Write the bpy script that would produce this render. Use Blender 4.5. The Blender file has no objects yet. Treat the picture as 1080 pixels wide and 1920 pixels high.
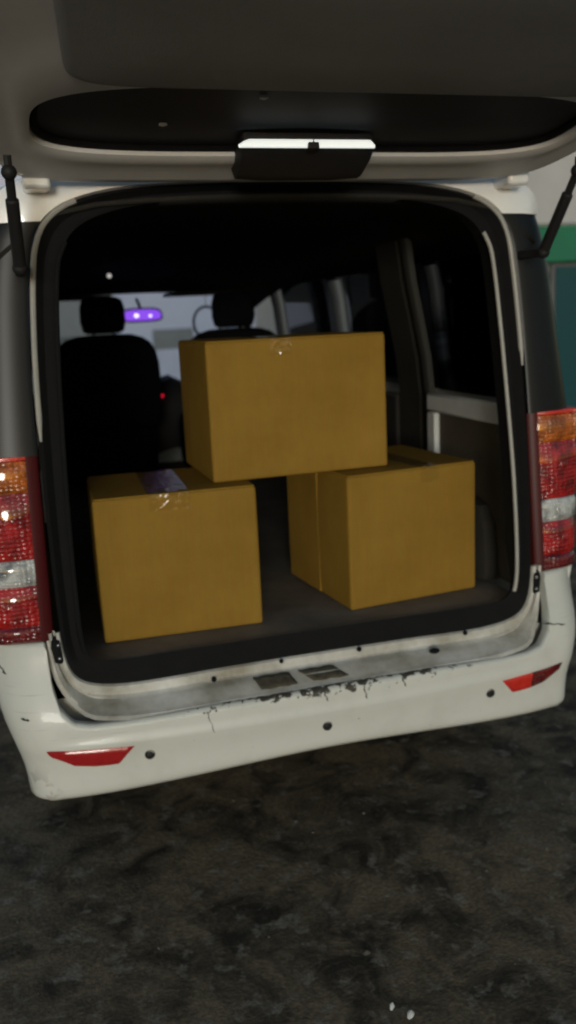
import bpy, bmesh, math, random
from mathutils import Vector, Matrix, noise
R = math.radians
random.seed(7)

# ------------------------------------------------------------------ camera
scene = bpy.context.scene
CAM = Vector((-0.667, -2.015, 1.461))
YAW, PIT, ROL, FPX = 0.2782, -0.2174, -0.049, 1651.0
FWD = Vector((math.sin(YAW)*math.cos(PIT), math.cos(YAW)*math.cos(PIT), math.sin(PIT)))
R0 = Vector((math.cos(YAW), -math.sin(YAW), 0)); U0 = R0.cross(FWD)
RGT = R0*math.cos(ROL) + U0*math.sin(ROL); UPV = -R0*math.sin(ROL) + U0*math.cos(ROL)
cd = bpy.data.cameras.new('camera'); co = bpy.data.objects.new('camera', cd)
scene.collection.objects.link(co)
m = Matrix.Identity(4)
for i in range(3):
    m[i][0] = RGT[i]; m[i][1] = UPV[i]; m[i][2] = -FWD[i]; m[i][3] = CAM[i]
co.matrix_world = m
cd.sensor_fit = 'VERTICAL'; cd.sensor_height = 36.0; cd.lens = FPX/1920*36.0
cd.clip_start = 0.02; cd.clip_end = 600
cd.dof.use_dof = True; cd.dof.focus_distance = 1.6; cd.dof.aperture_fstop = 2.8
scene.camera = co
scene.render.resolution_x = 576; scene.render.resolution_y = 1024

# ------------------------------------------------------------------ light: a dim night with one low, broad lamp glow behind the viewer
SUN_EL, SUN_AZ = R(5.0), R(14.0)          # azimuth: how far to the left of straight behind the van
w = bpy.data.worlds.new('World'); scene.world = w; w.use_nodes = True
nt = w.node_tree; bg = nt.nodes['Background']
sky = nt.nodes.new('ShaderNodeTexSky'); sky.sky_type = 'NISHITA'; sky.sun_disc = False
sky.dust_density = 0.6; sky.ozone_density = 1.5; sky.sun_elevation = SUN_EL; sky.sun_rotation = math.pi + SUN_AZ
nt.links.new(sky.outputs[0], bg.inputs[0]); bg.inputs[1].default_value = 0.15
sd = bpy.data.lights.new('sun', 'SUN'); so = bpy.data.objects.new('sun', sd)
scene.collection.objects.link(so)
sd.energy = 1.16; sd.angle = R(12); sd.color = (0.95, 1.0, 0.95)
to_sun = Vector((-math.sin(SUN_AZ)*math.cos(SUN_EL), -math.cos(SUN_AZ)*math.cos(SUN_EL), math.sin(SUN_EL)))
so.rotation_euler = to_sun.to_track_quat('Z', 'Y').to_euler()
so.location = to_sun*20
scene.view_settings.view_transform = 'Standard'; scene.view_settings.look = 'None'
scene.view_settings.exposure = 0.0; scene.view_settings.gamma = 1.0
try:
    scene.cycles.filter_width = 2.0
except Exception:
    pass

# ------------------------------------------------------------------ materials
MATS = {}
def mat(name, col, rough=0.5, metal=0.0, coat=0.0, var=0.0, vscale=8.0, bump=0.0, bscale=60.0, col2=None, spec=0.5, emit=None, es=0.0):
    mt = bpy.data.materials.new(name); mt.use_nodes = True
    n = mt.node_tree.nodes; l = mt.node_tree.links; b = n['Principled BSDF']
    b.inputs['Base Color'].default_value = (*col, 1); b.inputs['Roughness'].default_value = rough
    b.inputs['Metallic'].default_value = metal; b.inputs['Coat Weight'].default_value = coat
    b.inputs['Specular IOR Level'].default_value = spec
    tc = n.new('ShaderNodeTexCoord')
    if var or col2:
        ns = n.new('ShaderNodeTexNoise'); ns.inputs['Scale'].default_value = vscale; ns.inputs['Detail'].default_value = 6
        ns.inputs['Roughness'].default_value = 0.65
        l.new(tc.outputs['Object'], ns.inputs['Vector'])
        rp = n.new('ShaderNodeValToRGB'); rp.color_ramp.elements[0].position = 0.32; rp.color_ramp.elements[1].position = 0.68
        c2 = col2 if col2 else tuple(c*(1-var) for c in col)
        rp.color_ramp.elements[0].color = (*c2, 1); rp.color_ramp.elements[1].color = (*col, 1)
        l.new(ns.outputs['Fac'], rp.inputs['Fac']); l.new(rp.outputs['Color'], b.inputs['Base Color'])
    if bump:
        nb = n.new('ShaderNodeTexNoise'); nb.inputs['Scale'].default_value = bscale; nb.inputs['Detail'].default_value = 5
        l.new(tc.outputs['Object'], nb.inputs['Vector'])
        bp = n.new('ShaderNodeBump'); bp.inputs['Strength'].default_value = bump; bp.inputs['Distance'].default_value = 0.01
        l.new(nb.outputs['Fac'], bp.inputs['Height']); l.new(bp.outputs['Normal'], b.inputs['Normal'])
    if emit:
        b.inputs['Emission Color'].default_value = (*emit, 1); b.inputs['Emission Strength'].default_value = es
    MATS[name] = mt
    return mt

mat('paint', (.66, .665, .62), .28, coat=.4, var=.10, vscale=5, bump=.02, bscale=3)
mat('paint_roof', (.87, .87, .86), .25, coat=.5, var=.06, vscale=6)
mat('paint_tailgate', (.84, .84, .84), .5, coat=.1, var=.10, vscale=5)
mat('paint_inner', (.60, .61, .59), .45, var=.18, vscale=9, bump=.03)
mat('sill_paint', (.64, .64, .61), .45, col2=(.27, .25, .20), vscale=7, bump=.05, bscale=40)
mat('gloss_black', (.008, .009, .011), .34, spec=.22)
mat('black_glass', (.055, .057, .066), .6, spec=.3)
mat('rubber', (.007, .007, .008), .85, spec=.2, var=.3, vscale=30, bump=.15, bscale=150)
mat('plastic', (.016, .015, .016), .6, spec=.3, var=.25, vscale=20, bump=.1, bscale=300)
mat('tailgate_trim', (.28, .285, .29), .65, var=.18, vscale=3, bump=.12, bscale=350)
mat('liner', (.034, .031, .026), .95, spec=.1, var=.3, vscale=6, bump=.15, bscale=250)
mat('hardboard', (.085, .068, .045), .75, var=.3, vscale=7, bump=.15, bscale=200)
mat('seat_fabric', (.005, .005, .006), .95, spec=.05, var=.3, vscale=15, bump=.2, bscale=300)
mat('floor_mat', (.20, .17, .135), .85, col2=(.11, .095, .075), vscale=6, bump=.2, bscale=120)
mat('pillar_grey', (.028, .027, .022), .75, spec=.2)
mat('flange_trim', (.36, .35, .32), .5, var=.15, vscale=20)
mat('steel', (.45, .45, .46), .3, metal=1.0, var=.2, vscale=20)
mat('rust', (.10, .085, .055), .85, col2=(.025, .024, .018), vscale=45, bump=.4, bscale=90)
mat('tyre', (.015, .015, .015), .85, bump=.2, bscale=100)
mat('rim', (.35, .35, .36), .35, metal=.9)
mat('sensor', (.012, .011, .012), .45)
mat('scuff', (.05, .047, .042), .8, var=.5, vscale=120)
mat('lens_white_glow', (.8, .8, .8), .3, emit=(.92, 1.0, .96), es=.62)  # added emission lifts the brake lamp strip above its sunlit white
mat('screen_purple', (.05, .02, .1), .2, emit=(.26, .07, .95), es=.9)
mat('glint_glow', (.8, .8, .8), .3, emit=(.93, .85, 1.0), es=1.6)
mat('led_red', (.6, .02, .03), .3, emit=(1.0, .01, .05), es=1.1)
mat('dot_white', (.7, .7, .7), .3, emit=(1.0, .95, .9), es=.5)

# cardboard: fine fibre streaks, faint flute lines, scuffing
def cardboard():
    mt = mat('cardboard', (.285, .150, .026), .75, spec=.15)
    n = mt.node_tree.nodes; l = mt.node_tree.links; b = n['Principled BSDF']
    tc = n.new('ShaderNodeTexCoord')
    n1 = n.new('ShaderNodeTexNoise'); n1.inputs['Scale'].default_value = 3.5; n1.inputs['Detail'].default_value = 8; n1.inputs['Roughness'].default_value = .7
    l.new(tc.outputs['Object'], n1.inputs['Vector'])
    mp = n.new('ShaderNodeMapping'); mp.inputs['Scale'].default_value = (240, 240, 8)
    l.new(tc.outputs['Object'], mp.inputs['Vector'])
    n2 = n.new('ShaderNodeTexNoise'); n2.inputs['Scale'].default_value = 1.0; n2.inputs['Detail'].default_value = 3
    l.new(mp.outputs['Vector'], n2.inputs['Vector'])
    rp = n.new('ShaderNodeValToRGB'); rp.color_ramp.elements[0].position = .25; rp.color_ramp.elements[1].position = .8
    rp.color_ramp.elements[0].color = (.225, .126, .016, 1); rp.color_ramp.elements[1].color = (.335, .196, .034, 1)
    l.new(n1.outputs['Fac'], rp.inputs['Fac'])
    mx = n.new('ShaderNodeMix'); mx.data_type = 'RGBA'; mx.blend_type = 'MULTIPLY'; mx.inputs[0].default_value = .20
    l.new(rp.outputs['Color'], mx.inputs[6]); l.new(n2.outputs['Color'], mx.inputs[7])
    l.new(mx.outputs[2], b.inputs['Base Color'])
    bp = n.new('ShaderNodeBump'); bp.inputs['Strength'].default_value = .10; bp.inputs['Distance'].default_value = .004
    l.new(n2.outputs['Fac'], bp.inputs['Height']); l.new(bp.outputs['Normal'], b.inputs['Normal'])
cardboard()

def thin_glass(name, tint, gloss=1.0, rough=.03, bump=0.0, f=1.5, bscale=40):
    mt = bpy.data.materials.new(name); mt.use_nodes = True
    n = mt.node_tree.nodes; l = mt.node_tree.links; n.remove(n['Principled BSDF'])
    tr = n.new('ShaderNodeBsdfTransparent'); tr.inputs[0].default_value = (*tint, 1)
    gl = n.new('ShaderNodeBsdfGlossy'); gl.inputs['Roughness'].default_value = rough; gl.inputs[0].default_value = (gloss, gloss, gloss, 1)
    fr = n.new('ShaderNodeFresnel'); gm = n.new('ShaderNodeNewGeometry')
    mr_ = n.new('ShaderNodeMapRange'); mr_.inputs[3].default_value = f; mr_.inputs[4].default_value = 1/f      # the same reflection from either side of a thin sheet
    l.new(gm.outputs['Backfacing'], mr_.inputs[0]); l.new(mr_.outputs[0], fr.inputs['IOR'])
    mx = n.new('ShaderNodeMixShader'); l.new(fr.outputs[0], mx.inputs[0]); l.new(tr.outputs[0], mx.inputs[1]); l.new(gl.outputs[0], mx.inputs[2])
    if bump:
        tc = n.new('ShaderNodeTexCoord'); nb = n.new('ShaderNodeTexNoise'); nb.inputs['Scale'].default_value = bscale; nb.inputs['Detail'].default_value = 4
        l.new(tc.outputs['Object'], nb.inputs['Vector'])
        bp = n.new('ShaderNodeBump'); bp.inputs['Strength'].default_value = bump; bp.inputs['Distance'].default_value = .01
        l.new(nb.outputs['Fac'], bp.inputs['Height'])
        l.new(bp.outputs['Normal'], gl.inputs['Normal']); l.new(bp.outputs['Normal'], fr.inputs['Normal'])
    l.new(mx.outputs[0], n['Material Output'].inputs[0])
    MATS[name] = mt
thin_glass('windscreen_glass', (.66, .72, .78))
thin_glass('tinted_glass', (.07, .07, .085))
thin_glass('dark_tint', (.03, .03, .035), gloss=.3)
thin_glass('tape', (.97, .96, .92), rough=.07, bump=.35, bscale=45)

def lens(name, col, rough=.12, scale=70, dark=.35):
    mt = mat(name, col, rough, coat=1.0)
    n = mt.node_tree.nodes; l = mt.node_tree.links; b = n['Principled BSDF']
    tc = n.new('ShaderNodeTexCoord'); mp = n.new('ShaderNodeMapping'); mp.inputs['Scale'].default_value = (1, 1, 1.3)
    l.new(tc.outputs['Object'], mp.inputs['Vector'])
    v = n.new('ShaderNodeTexVoronoi'); v.inputs['Scale'].default_value = scale; v.inputs['Randomness'].default_value = .35
    l.new(mp.outputs['Vector'], v.inputs['Vector'])
    bp = n.new('ShaderNodeBump'); bp.inputs['Strength'].default_value = .9; bp.inputs['Distance'].default_value = .006; bp.invert = True
    l.new(v.outputs['Distance'], bp.inputs['Height']); l.new(bp.outputs['Normal'], b.inputs['Normal'])
    nz = n.new('ShaderNodeTexNoise'); nz.inputs['Scale'].default_value = 26; nz.inputs['Detail'].default_value = 3
    l.new(tc.outputs['Object'], nz.inputs['Vector'])
    rp = n.new('ShaderNodeValToRGB'); rp.color_ramp.elements[0].position = .35; rp.color_ramp.elements[1].position = .62
    rp.color_ramp.elements[0].color = (*[c*dark for c in col], 1); rp.color_ramp.elements[1].color = (*col, 1)
    l.new(nz.outputs['Fac'], rp.inputs['Fac']); l.new(rp.outputs['Color'], b.inputs['Base Color'])
    return mt
lens('lens_red', (.40, .012, .012), rough=.2)
lens('lens_deep_red', (.16, .008, .01), dark=.5)
lens('lens_amber', (.52, .13, .015), rough=.2, dark=.45)
lens('lens_clear', (.55, .57, .56), scale=90, dark=.25)
mat('reflector_red', (.40, .018, .02), .25, coat=.6, var=.25, vscale=30, bump=.15, bscale=200)
mat('reflector_bright', (.66, .035, .025), .25, coat=.6, var=.25, vscale=40, bump=.2, bscale=200)
mat('lamp_body', (.06, .006, .008), .4, spec=.2)

# bumper paint with chips along the top edge, scrapes and dust
def bumper_paint():
    mt = mat('bumper_paint', (.60, .61, .55), .45, coat=.12)
    n = mt.node_tree.nodes; l = mt.node_tree.links; b = n['Principled BSDF']
    tc = n.new('ShaderNodeTexCoord'); sp = n.new('ShaderNodeSeparateXYZ'); l.new(tc.outputs['Object'], sp.inputs[0])
    def math_(op, a, bb=None, c=None):
        k = n.new('ShaderNodeMath'); k.operation = op
        for i, q in enumerate((a, bb, c)):
            if q is None: continue
            if isinstance(q, (int, float)): k.inputs[i].default_value = q
            else: l.new(q, k.inputs[i])
        return k.outputs[0]
    def mr(v, a, bb, c=0., d=1.):
        k = n.new('ShaderNodeMapRange'); k.interpolation_type = 'SMOOTHSTEP'
        l.new(v, k.inputs[0]); k.inputs[1].default_value = a; k.inputs[2].default_value = bb; k.inputs[3].default_value = c; k.inputs[4].default_value = d
        return k.outputs[0]
    def nz(scale, det=5, stretch=None):
        k = n.new('ShaderNodeTexNoise'); k.inputs['Scale'].default_value = scale; k.inputs['Detail'].default_value = det; k.inputs['Roughness'].default_value = .6
        if stretch:
            mp = n.new('ShaderNodeMapping'); mp.inputs['Scale'].default_value = stretch; l.new(tc.outputs['Object'], mp.inputs['Vector']); l.new(mp.outputs['Vector'], k.inputs['Vector'])
        else: l.new(tc.outputs['Object'], k.inputs['Vector'])
        return k.outputs['Fac']
    x, y, z = sp.outputs
    ax = math_('ABSOLUTE', math_('SUBTRACT', x, 0.02))
    band = math_('MULTIPLY', math_('MULTIPLY', mr(z, .484, .526), mr(z, .60, .55)), mr(ax, .46, .25))
    chipn = nz(42, 4)
    chip = mr(math_('ADD', chipn, math_('MULTIPLY', band, .22)), .685, .71)
    chip = math_('MULTIPLY', chip, mr(band, .05, .3))
    # grey dust + long scrapes
    dust = math_('MULTIPLY', mr(nz(7, 6), .45, .75), .35)
    scr = math_('MULTIPLY', mr(nz(1, 3, (6, 6, 260)), .66, .72), mr(nz(5, 2), .5, .6))
    speck = mr(nz(60, 2), .77, .79)
    # scuffed lower left corner
    d2 = n.new('ShaderNodeVectorMath'); d2.operation = 'DISTANCE'; l.new(tc.outputs['Object'], d2.inputs[0]); d2.inputs[1].default_value = (-.75, .10, .335)
    cor = math_('MULTIPLY', mr(d2.outputs['Value'], .10, .02), mr(nz(35, 4), .50, .56))
    base = n.new('ShaderNodeMix'); base.data_type = 'RGBA'; base.inputs[6].default_value = (.60, .61, .57, 1); base.inputs[7].default_value = (.44, .45, .41, 1); l.new(dust, base.inputs[0])
    m2 = n.new('ShaderNodeMix'); m2.data_type = 'RGBA'; l.new(base.outputs[2], m2.inputs[6]); m2.inputs[7].default_value = (.33, .32, .29, 1)
    l.new(math_('MAXIMUM', math_('MULTIPLY', scr, .5), math_('MULTIPLY', cor, .7)), m2.inputs[0])
    m3 = n.new('ShaderNodeMix'); m3.data_type = 'RGBA'; l.new(m2.outputs[2], m3.inputs[6]); m3.inputs[7].default_value = (.055, .05, .04, 1)
    l.new(math_('MAXIMUM', chip, math_('MULTIPLY', speck, .6)), m3.inputs[0])
    l.new(m3.outputs[2], b.inputs['Base Color'])
    bp = n.new('ShaderNodeBump'); bp.inputs['Strength'].default_value = .35; bp.inputs['Distance'].default_value = .003; bp.invert = True
    l.new(math_('MAXIMUM', chip, cor), bp.inputs['Height']); l.new(bp.outputs['Normal'], b.inputs['Normal'])
bumper_paint()

# dark worn ground: patched asphalt with muddy stains
def ground_mat():
    mt = mat('ground', (.05, .045, .037), .8)
    n = mt.node_tree.nodes; l = mt.node_tree.links; b = n['Principled BSDF']
    tc = n.new('ShaderNodeTexCoord')
    def nz(scale, det, dist=0.):
        k = n.new('ShaderNodeTexNoise'); k.inputs['Scale'].default_value = scale; k.inputs['Detail'].default_value = det; k.inputs['Roughness'].default_value = .65
        k.inputs['Distortion'].default_value = dist
        l.new(tc.outputs['Object'], k.inputs['Vector']); return k.outputs['Fac']
    def ramp(v, p0, c0, p1, c1):
        rp = n.new('ShaderNodeValToRGB'); rp.color_ramp.elements[0].position = p0; rp.color_ramp.elements[1].position = p1
        rp.color_ramp.elements[0].color = (*c0, 1); rp.color_ramp.elements[1].color = (*c1, 1); l.new(v, rp.inputs['Fac']); return rp.outputs['Color']
    a = ramp(nz(5.5, 7, .8), .38, (.030, .020, .010), .60, (.215, .160, .095))
    c = ramp(nz(16, 5, .3), .55, (0, 0, 0), .66, (1, 1, 1))
    mx = n.new('ShaderNodeMix'); mx.data_type = 'RGBA'; l.new(c, mx.inputs[0]); l.new(a, mx.inputs[6]); mx.inputs[7].default_value = (.25, .21, .16, 1)
    g = ramp(nz(90, 4), .35, (.55, .55, .55), .7, (1.2, 1.2, 1.2))
    m2 = n.new('ShaderNodeMix'); m2.data_type = 'RGBA'; m2.blend_type = 'MULTIPLY'; m2.inputs[0].default_value = 1; l.new(mx.outputs[2], m2.inputs[6]); l.new(g, m2.inputs[7])
    l.new(m2.outputs[2], b.inputs['Base Color'])
    bp = n.new('ShaderNodeBump'); bp.inputs['Strength'].default_value = .5; bp.inputs['Distance'].default_value = .012
    ad = n.new('ShaderNodeMath'); ad.operation = 'ADD'; l.new(nz(25, 6), ad.inputs[0]); l.new(nz(120, 3), ad.inputs[1])
    l.new(ad.outputs[0], bp.inputs['Height']); l.new(bp.outputs['Normal'], b.inputs['Normal'])
ground_mat()
mat('wall_pale', (.56, .60, .76), .8, var=.12, vscale=1.5, bump=.1, bscale=30)
mat('wall_grey', (.46, .46, .46), .85, var=.15, vscale=1.2, bump=.1, bscale=30)
mat('green_sign', (.012, .16, .085), .4, var=.15, vscale=2)
mat('teal_glass', (.012, .060, .070), .35, spec=.3)
mat('panel_grey', (.20, .215, .23), .6, var=.15, vscale=3)
mat('panel_dark', (.06, .075, .085), .5, var=.2, vscale=3)
mat('frame_metal', (.14, .15, .16), .4, metal=.6)
mat('litter_speck_white', (.7, .7, .66), .6)
mat('pebble', (.12, .105, .085), .8, var=.4, vscale=20)
mat('leaf_brown', (.10, .06, .028), .8, var=.4, vscale=60)

# ------------------------------------------------------------------ helpers
def link(o, parent=None):
    scene.collection.objects.link(o)
    if parent is not None:
        o.parent = parent
        if parent.type == 'EMPTY' and 'root' in parent.keys():
            o.matrix_parent_inverse = Matrix.Translation(-parent.location)
    return o

def mesh(name, verts, faces, material, parent=None, sharp=35, solid=0.0, off=0.0, bevel=0.0):
    me = bpy.data.meshes.new(name); me.from_pydata([tuple(v) for v in verts], [], faces); me.validate()
    bm = bmesh.new(); bm.from_mesh(me); bmesh.ops.remove_doubles(bm, verts=bm.verts, dist=1e-5)
    bmesh.ops.recalc_face_normals(bm, faces=bm.faces); bm.to_mesh(me); bm.free()
    me.materials.append(MATS[material])
    for p in me.polygons: p.use_smooth = True
    me.set_sharp_from_angle(angle=R(sharp))
    o = bpy.data.objects.new(name, me); link(o, parent)
    if solid:
        s = o.modifiers.new('thick', 'SOLIDIFY'); s.thickness = solid; s.offset = off
    if bevel:
        bv = o.modifiers.new('bevel', 'BEVEL'); bv.width = bevel; bv.segments = 2; bv.limit_method = 'ANGLE'; bv.angle_limit = R(40)
    return o

def grid(rows, closed_u=False):
    V = [p for r in rows for p in r]; n = len(rows[0]); F = []
    for i in range(len(rows)-1):
        for j in range(n if closed_u else n-1):
            k = (j+1) % n
            F.append((i*n+j, i*n+k, (i+1)*n+k, (i+1)*n+j))
    return V, F

def merge(*parts):
    V, F = [], []
    for v, f in parts:
        o = len(V); V += list(v); F += [tuple(i+o for i in q) for q in f]
    return V, F

def boxg(a, b):
    (x0, y0, z0), (x1, y1, z1) = a, b
    V = [(x, y, z) for z in (z0, z1) for y in (y0, y1) for x in (x0, x1)]
    return V, [(0, 2, 3, 1), (4, 5, 7, 6), (0, 1, 5, 4), (2, 6, 7, 3), (0, 4, 6, 2), (1, 3, 7, 5)]

def box(name, a, b, material, parent=None, bevel=.004):
    V, F = boxg(a, b); return mesh(name, V, F, material, parent, bevel=bevel)

def tubeg(pts, rad, n=10, cap=True):
    pts = [Vector(p) for p in pts]; rows = []; prev = None
    rads = rad if isinstance(rad, (list, tuple)) else [rad]*len(pts)
    for i, p in enumerate(pts):
        t = (pts[min(i+1, len(pts)-1)]-pts[max(i-1, 0)]).normalized()
        if prev is None:
            prev = t.orthogonal().normalized()
        u = (prev - t*prev.dot(t)).normalized(); prev = u; v = t.cross(u)
        rows.append([p + (u*math.cos(2*math.pi*k/n)+v*math.sin(2*math.pi*k/n))*rads[i] for k in range(n)])
    V, F = grid(rows, True)
    if cap:
        F.append(tuple(range(n))); F.append(tuple((len(rows)-1)*n+k for k in range(n)))
    return V, F

def loft(levels, n=32):
    """levels: (z, cx, cy, half width, half depth, exponent) -> closed superellipse stack"""
    rows = []
    for z, cx, cy, a, b, e in levels:
        r = []
        for k in range(n):
            t = 2*math.pi*k/n; c, s = math.cos(t), math.sin(t)
            r.append((cx + a*math.copysign(abs(c)**(2/e), c), cy + b*math.copysign(abs(s)**(2/e), s), z))
        rows.append(r)
    V, F = grid(rows, True); F.append(tuple(range(n))); F.append(tuple((len(rows)-1)*n+k for k in range(n)))
    return V, F

def lerp(a, b, t): return a+(b-a)*t
def smooth(a, b, v):
    t = max(0., min(1., (v-a)/(b-a))); return t*t*(3-2*t)
def interp(tab, v):
    if v <= tab[0][0]: return tab[0][1]
    for (a, p), (b, q) in zip(tab, tab[1:]):
        if v <= b: return lerp(p, q, (v-a)/(b-a))
    return tab[-1][1]
def spline(pts, per=5):
    pts = [Vector(p) for p in pts]; out = []
    for i in range(len(pts)-1):
        p0 = pts[max(i-1, 0)]; p1 = pts[i]; p2 = pts[i+1]; p3 = pts[min(i+2, len(pts)-1)]
        for k in range(per):
            t = k/per
            out.append(.5*((2*p1)+(p2-p0)*t+(2*p0-5*p1+4*p2-p3)*t*t+(3*p1-p0-3*p2+p3)*t**3))
    out.append(pts[-1]); return out
def empty(name, loc, label, cat, group=None):
    o = bpy.data.objects.new(name, None); o.location = loc; o['root'] = 1
    o.empty_display_size = .1; scene.collection.objects.link(o)
    o['label'] = label; o['category'] = cat
    if group: o['group'] = group
    return o

# ------------------------------------------------------------------ setting: ground
def make_ground():
    xs = [-200, -60, -20, -8] + [-4+i*.1 for i in range(81)] + [8, 20, 60, 200]
    ys = [-200, -60, -20, -6] + [-2+i*.1 for i in range(51)] + [6, 12, 30, 80, 300]
    rows = []
    for y in ys:
        r = []
        for x in xs:
            z = 0.0
            if abs(x) < 4 and -2 < y < 3:
                z = .012*noise.noise(Vector((x*1.7, y*1.7, 0))) + .006*noise.noise(Vector((x*6, y*6, 3)))
                z *= min(1, (4-abs(x))/1, (y+2)/.5, (3-y)/.5)
            r.append((x, y, z))
        rows.append(r)
    V, F = grid(rows); o = mesh('ground', V, F, 'ground'); o['kind'] = 'structure'
make_ground()

# ------------------------------------------------------------------ the van
van = empty('minivan', (0, 2.1, 0), 'white minivan with its tailgate raised and scuffed rear bumper, parked on dark ground', 'van')

# plan curve of the rear end (right half): (x, y) from centre line round the corner to the flank
def rear_plan(u):
    """u 0..1 -> centre to corner start (x .70); 1..2 the corner; 2..3 along the side"""
    if u <= 1:
        x = .70*u; return x, .045*(x/.70)**2.2
    if u <= 2:
        a = (u-1)*math.pi/2; return .70+.122*math.sin(a), .165-.12*math.cos(a)
    return .822, .165+(u-2)*.62

BUMP_TOP = [(0, .523), (.30, .520), (.52, .512), (.60, .512), (.645, .522), (.675, .560), (.688, .62), (.692, .714), (2, .722)]
def bump_pt(u, z, inset=0.0):
    x, y = rear_plan(u)
    y += .065*smooth(.50, .72, z)*(1-smooth(1.6, 2.2, u)) + .012*smooth(.47, .40, z)
    pinch = .05*smooth(.60, .33, z)
    if u > 1: x -= pinch*min(1, (u-1)*1.2)
    # crease
    y += .006*(1 - smooth(.462, .478, z))*(1-smooth(.8, 1.1, u))*-1
    return x, y

def make_bumper():
    us = [i/24 for i in range(25)] + [1+i/12 for i in range(1, 13)] + [2+i/5 for i in range(1, 6)]
    # finer where the rim climbs beside the opening
    us = sorted(set(us + [.83, .85, .87, .89, .90, .91, .93, .945, .955, .965, .975, .982, .988, .994]))
    cols = []
    for u in us:
        x = rear_plan(u)[0]
        zt = interp(BUMP_TOP, min(x, .80)); zb = lerp(.352, .318, smooth(0, 1.1, u))
        zb = lerp(zb, .34, smooth(1.4, 3, u))
        col = []
        # underside lip
        X, Y = bump_pt(u, zb); inx = -.05 if u > 1.2 else 0
        col.append((X + inx*.8, Y+.06*(1-smooth(1.2, 2, u)), zb-.004)); col.append((X+inx*.15, Y+.012*(1-smooth(1.2, 2, u)), zb-.003))
        zs = [zb + .006, zb+.016] + [lerp(zb+.03, .455, k/4) for k in range(5)] + [.463, .470, .478]
        zs += [lerp(.484, zt-.010, k/7) for k in range(1, 8)]
        for z in zs:
            X, Y = bump_pt(u, z); col.append((X, Y + (.004 if z < zb+.01 else 0), z))
        X, Y = bump_pt(u, zt)
        nx = -smooth(.86, .985, u)*(1-smooth(1.05, 1.3, u))       # on the upright horn the lip turns inward, too
        col.append((X, Y+.004, zt-.003)); col.append((X, Y+.012, zt)); col.append((X, Y+.035, zt-.004))
        cols.append(col)
    left = [[(-x, y, z) for x, y, z in c] for c in reversed(cols)]
    V, F = grid(left + cols[1:])
    return mesh('bumper', V, F, 'bumper_paint', van, sharp=50)
bumper = make_bumper()

def bump_y(x, z):
    u = abs(x)/.70
    if abs(x) > .70:
        u = 1+math.asin(min(1, (abs(x)-.70)/.122))/(math.pi/2)
    return bump_pt(u, z)[1]

# reflectors let into the bumper
def reflector(sign):
    # outline in |x|, z : inner top, outer top, outer curve, bottom, inner bottom
    top = [(.500, .452), (.56, .4555), (.608, .4575), (.66, .459), (.724, .462)]
    bot = [(.548, .398), (.575, .397), (.608, .398), (.655, .405), (.715, .447)]
    def patch(name, a, b, material, lift, parent):
        N = 10; rows = []
        for k in range(N+1):
            t = a+(b-a)*k/N; i = t*4
            j = min(3, int(i)); f = i-j
            tp = (lerp(top[j][0], top[j+1][0], f), lerp(top[j][1], top[j+1][1], f)); bt = (lerp(bot[j][0], bot[j+1][0], f), lerp(bot[j][1], bot[j+1][1], f))
            r = []
            for q in range(7):
                g = q/6; x = lerp(tp[0], bt[0], g); z = lerp(tp[1], bt[1], g)
                e = lift if 0 < q < 6 and not ((k == 0 and a == 0) or (k == N and b == 1)) else -.004
                r.append((sign*x, bump_y(x, z)-e, z))
            rows.append(r)
        V, F = grid(rows); return mesh(name, V, F, material, parent, sharp=60)
    a = patch('reflector', 0, .5, 'reflector_bright' if sign > 0 else 'reflector_red', .005, van)
    patch('reflector_lens', .5, 1, 'reflector_red' if sign < 0 else 'lens_deep_red', .005, a)
for s in (-1, 1): reflector(s)

# parking sensors
def sensor(x, z):
    y = bump_y(x, z)
    prof = [(.0, -.0035), (.006, -.0035), (.0085, -.003), (.0100, -.001), (.0105, -.003), (.0122, -.0035), (.0132, -.001), (.0134, .010)]
    n = 24; rows = [[(x+r*math.cos(2*math.pi*k/n), y+d, z+r*math.sin(2*math.pi*k/n)) for k in range(n)] for r, d in prof]
    V, F = grid(rows, True); mesh('parking_sensor', V, F, 'sensor', van)
for x in (-.472, -.012, .473): sensor(x, .417)

# scratches: shallow gouges that show dark plastic
def gouge(p0, p1, wd):
    pts = []
    for k in range(7):
        t = k/6; x = lerp(p0[0], p1[0], t)+.002*math.sin(k*2.1); z = lerp(p0[1], p1[1], t)+.0015*math.sin(k*3.7); pts.append((x, bump_y(x, z)-.0005, z))
    V, F = tubeg(pts, [.0006]+[wd*(.7+.3*math.sin(k*1.9)) for k in range(5)]+[.0006], 6)
    mesh('gouge', V, F, 'scuff', van)
gouge((-.815, .668), (-.792, .640), .0035); gouge((-.768, .545), (-.748, .541), .0035)
gouge((.655, .5815), (.735, .566), .0028)
gouge((-.325, .512), (-.31, .455), .0012); gouge((.09, .515), (.10, .475), .002); gouge((-.02, .515), (-.008, .488), .002); gouge((.2, .517), (.212, .49), .0022)

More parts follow.
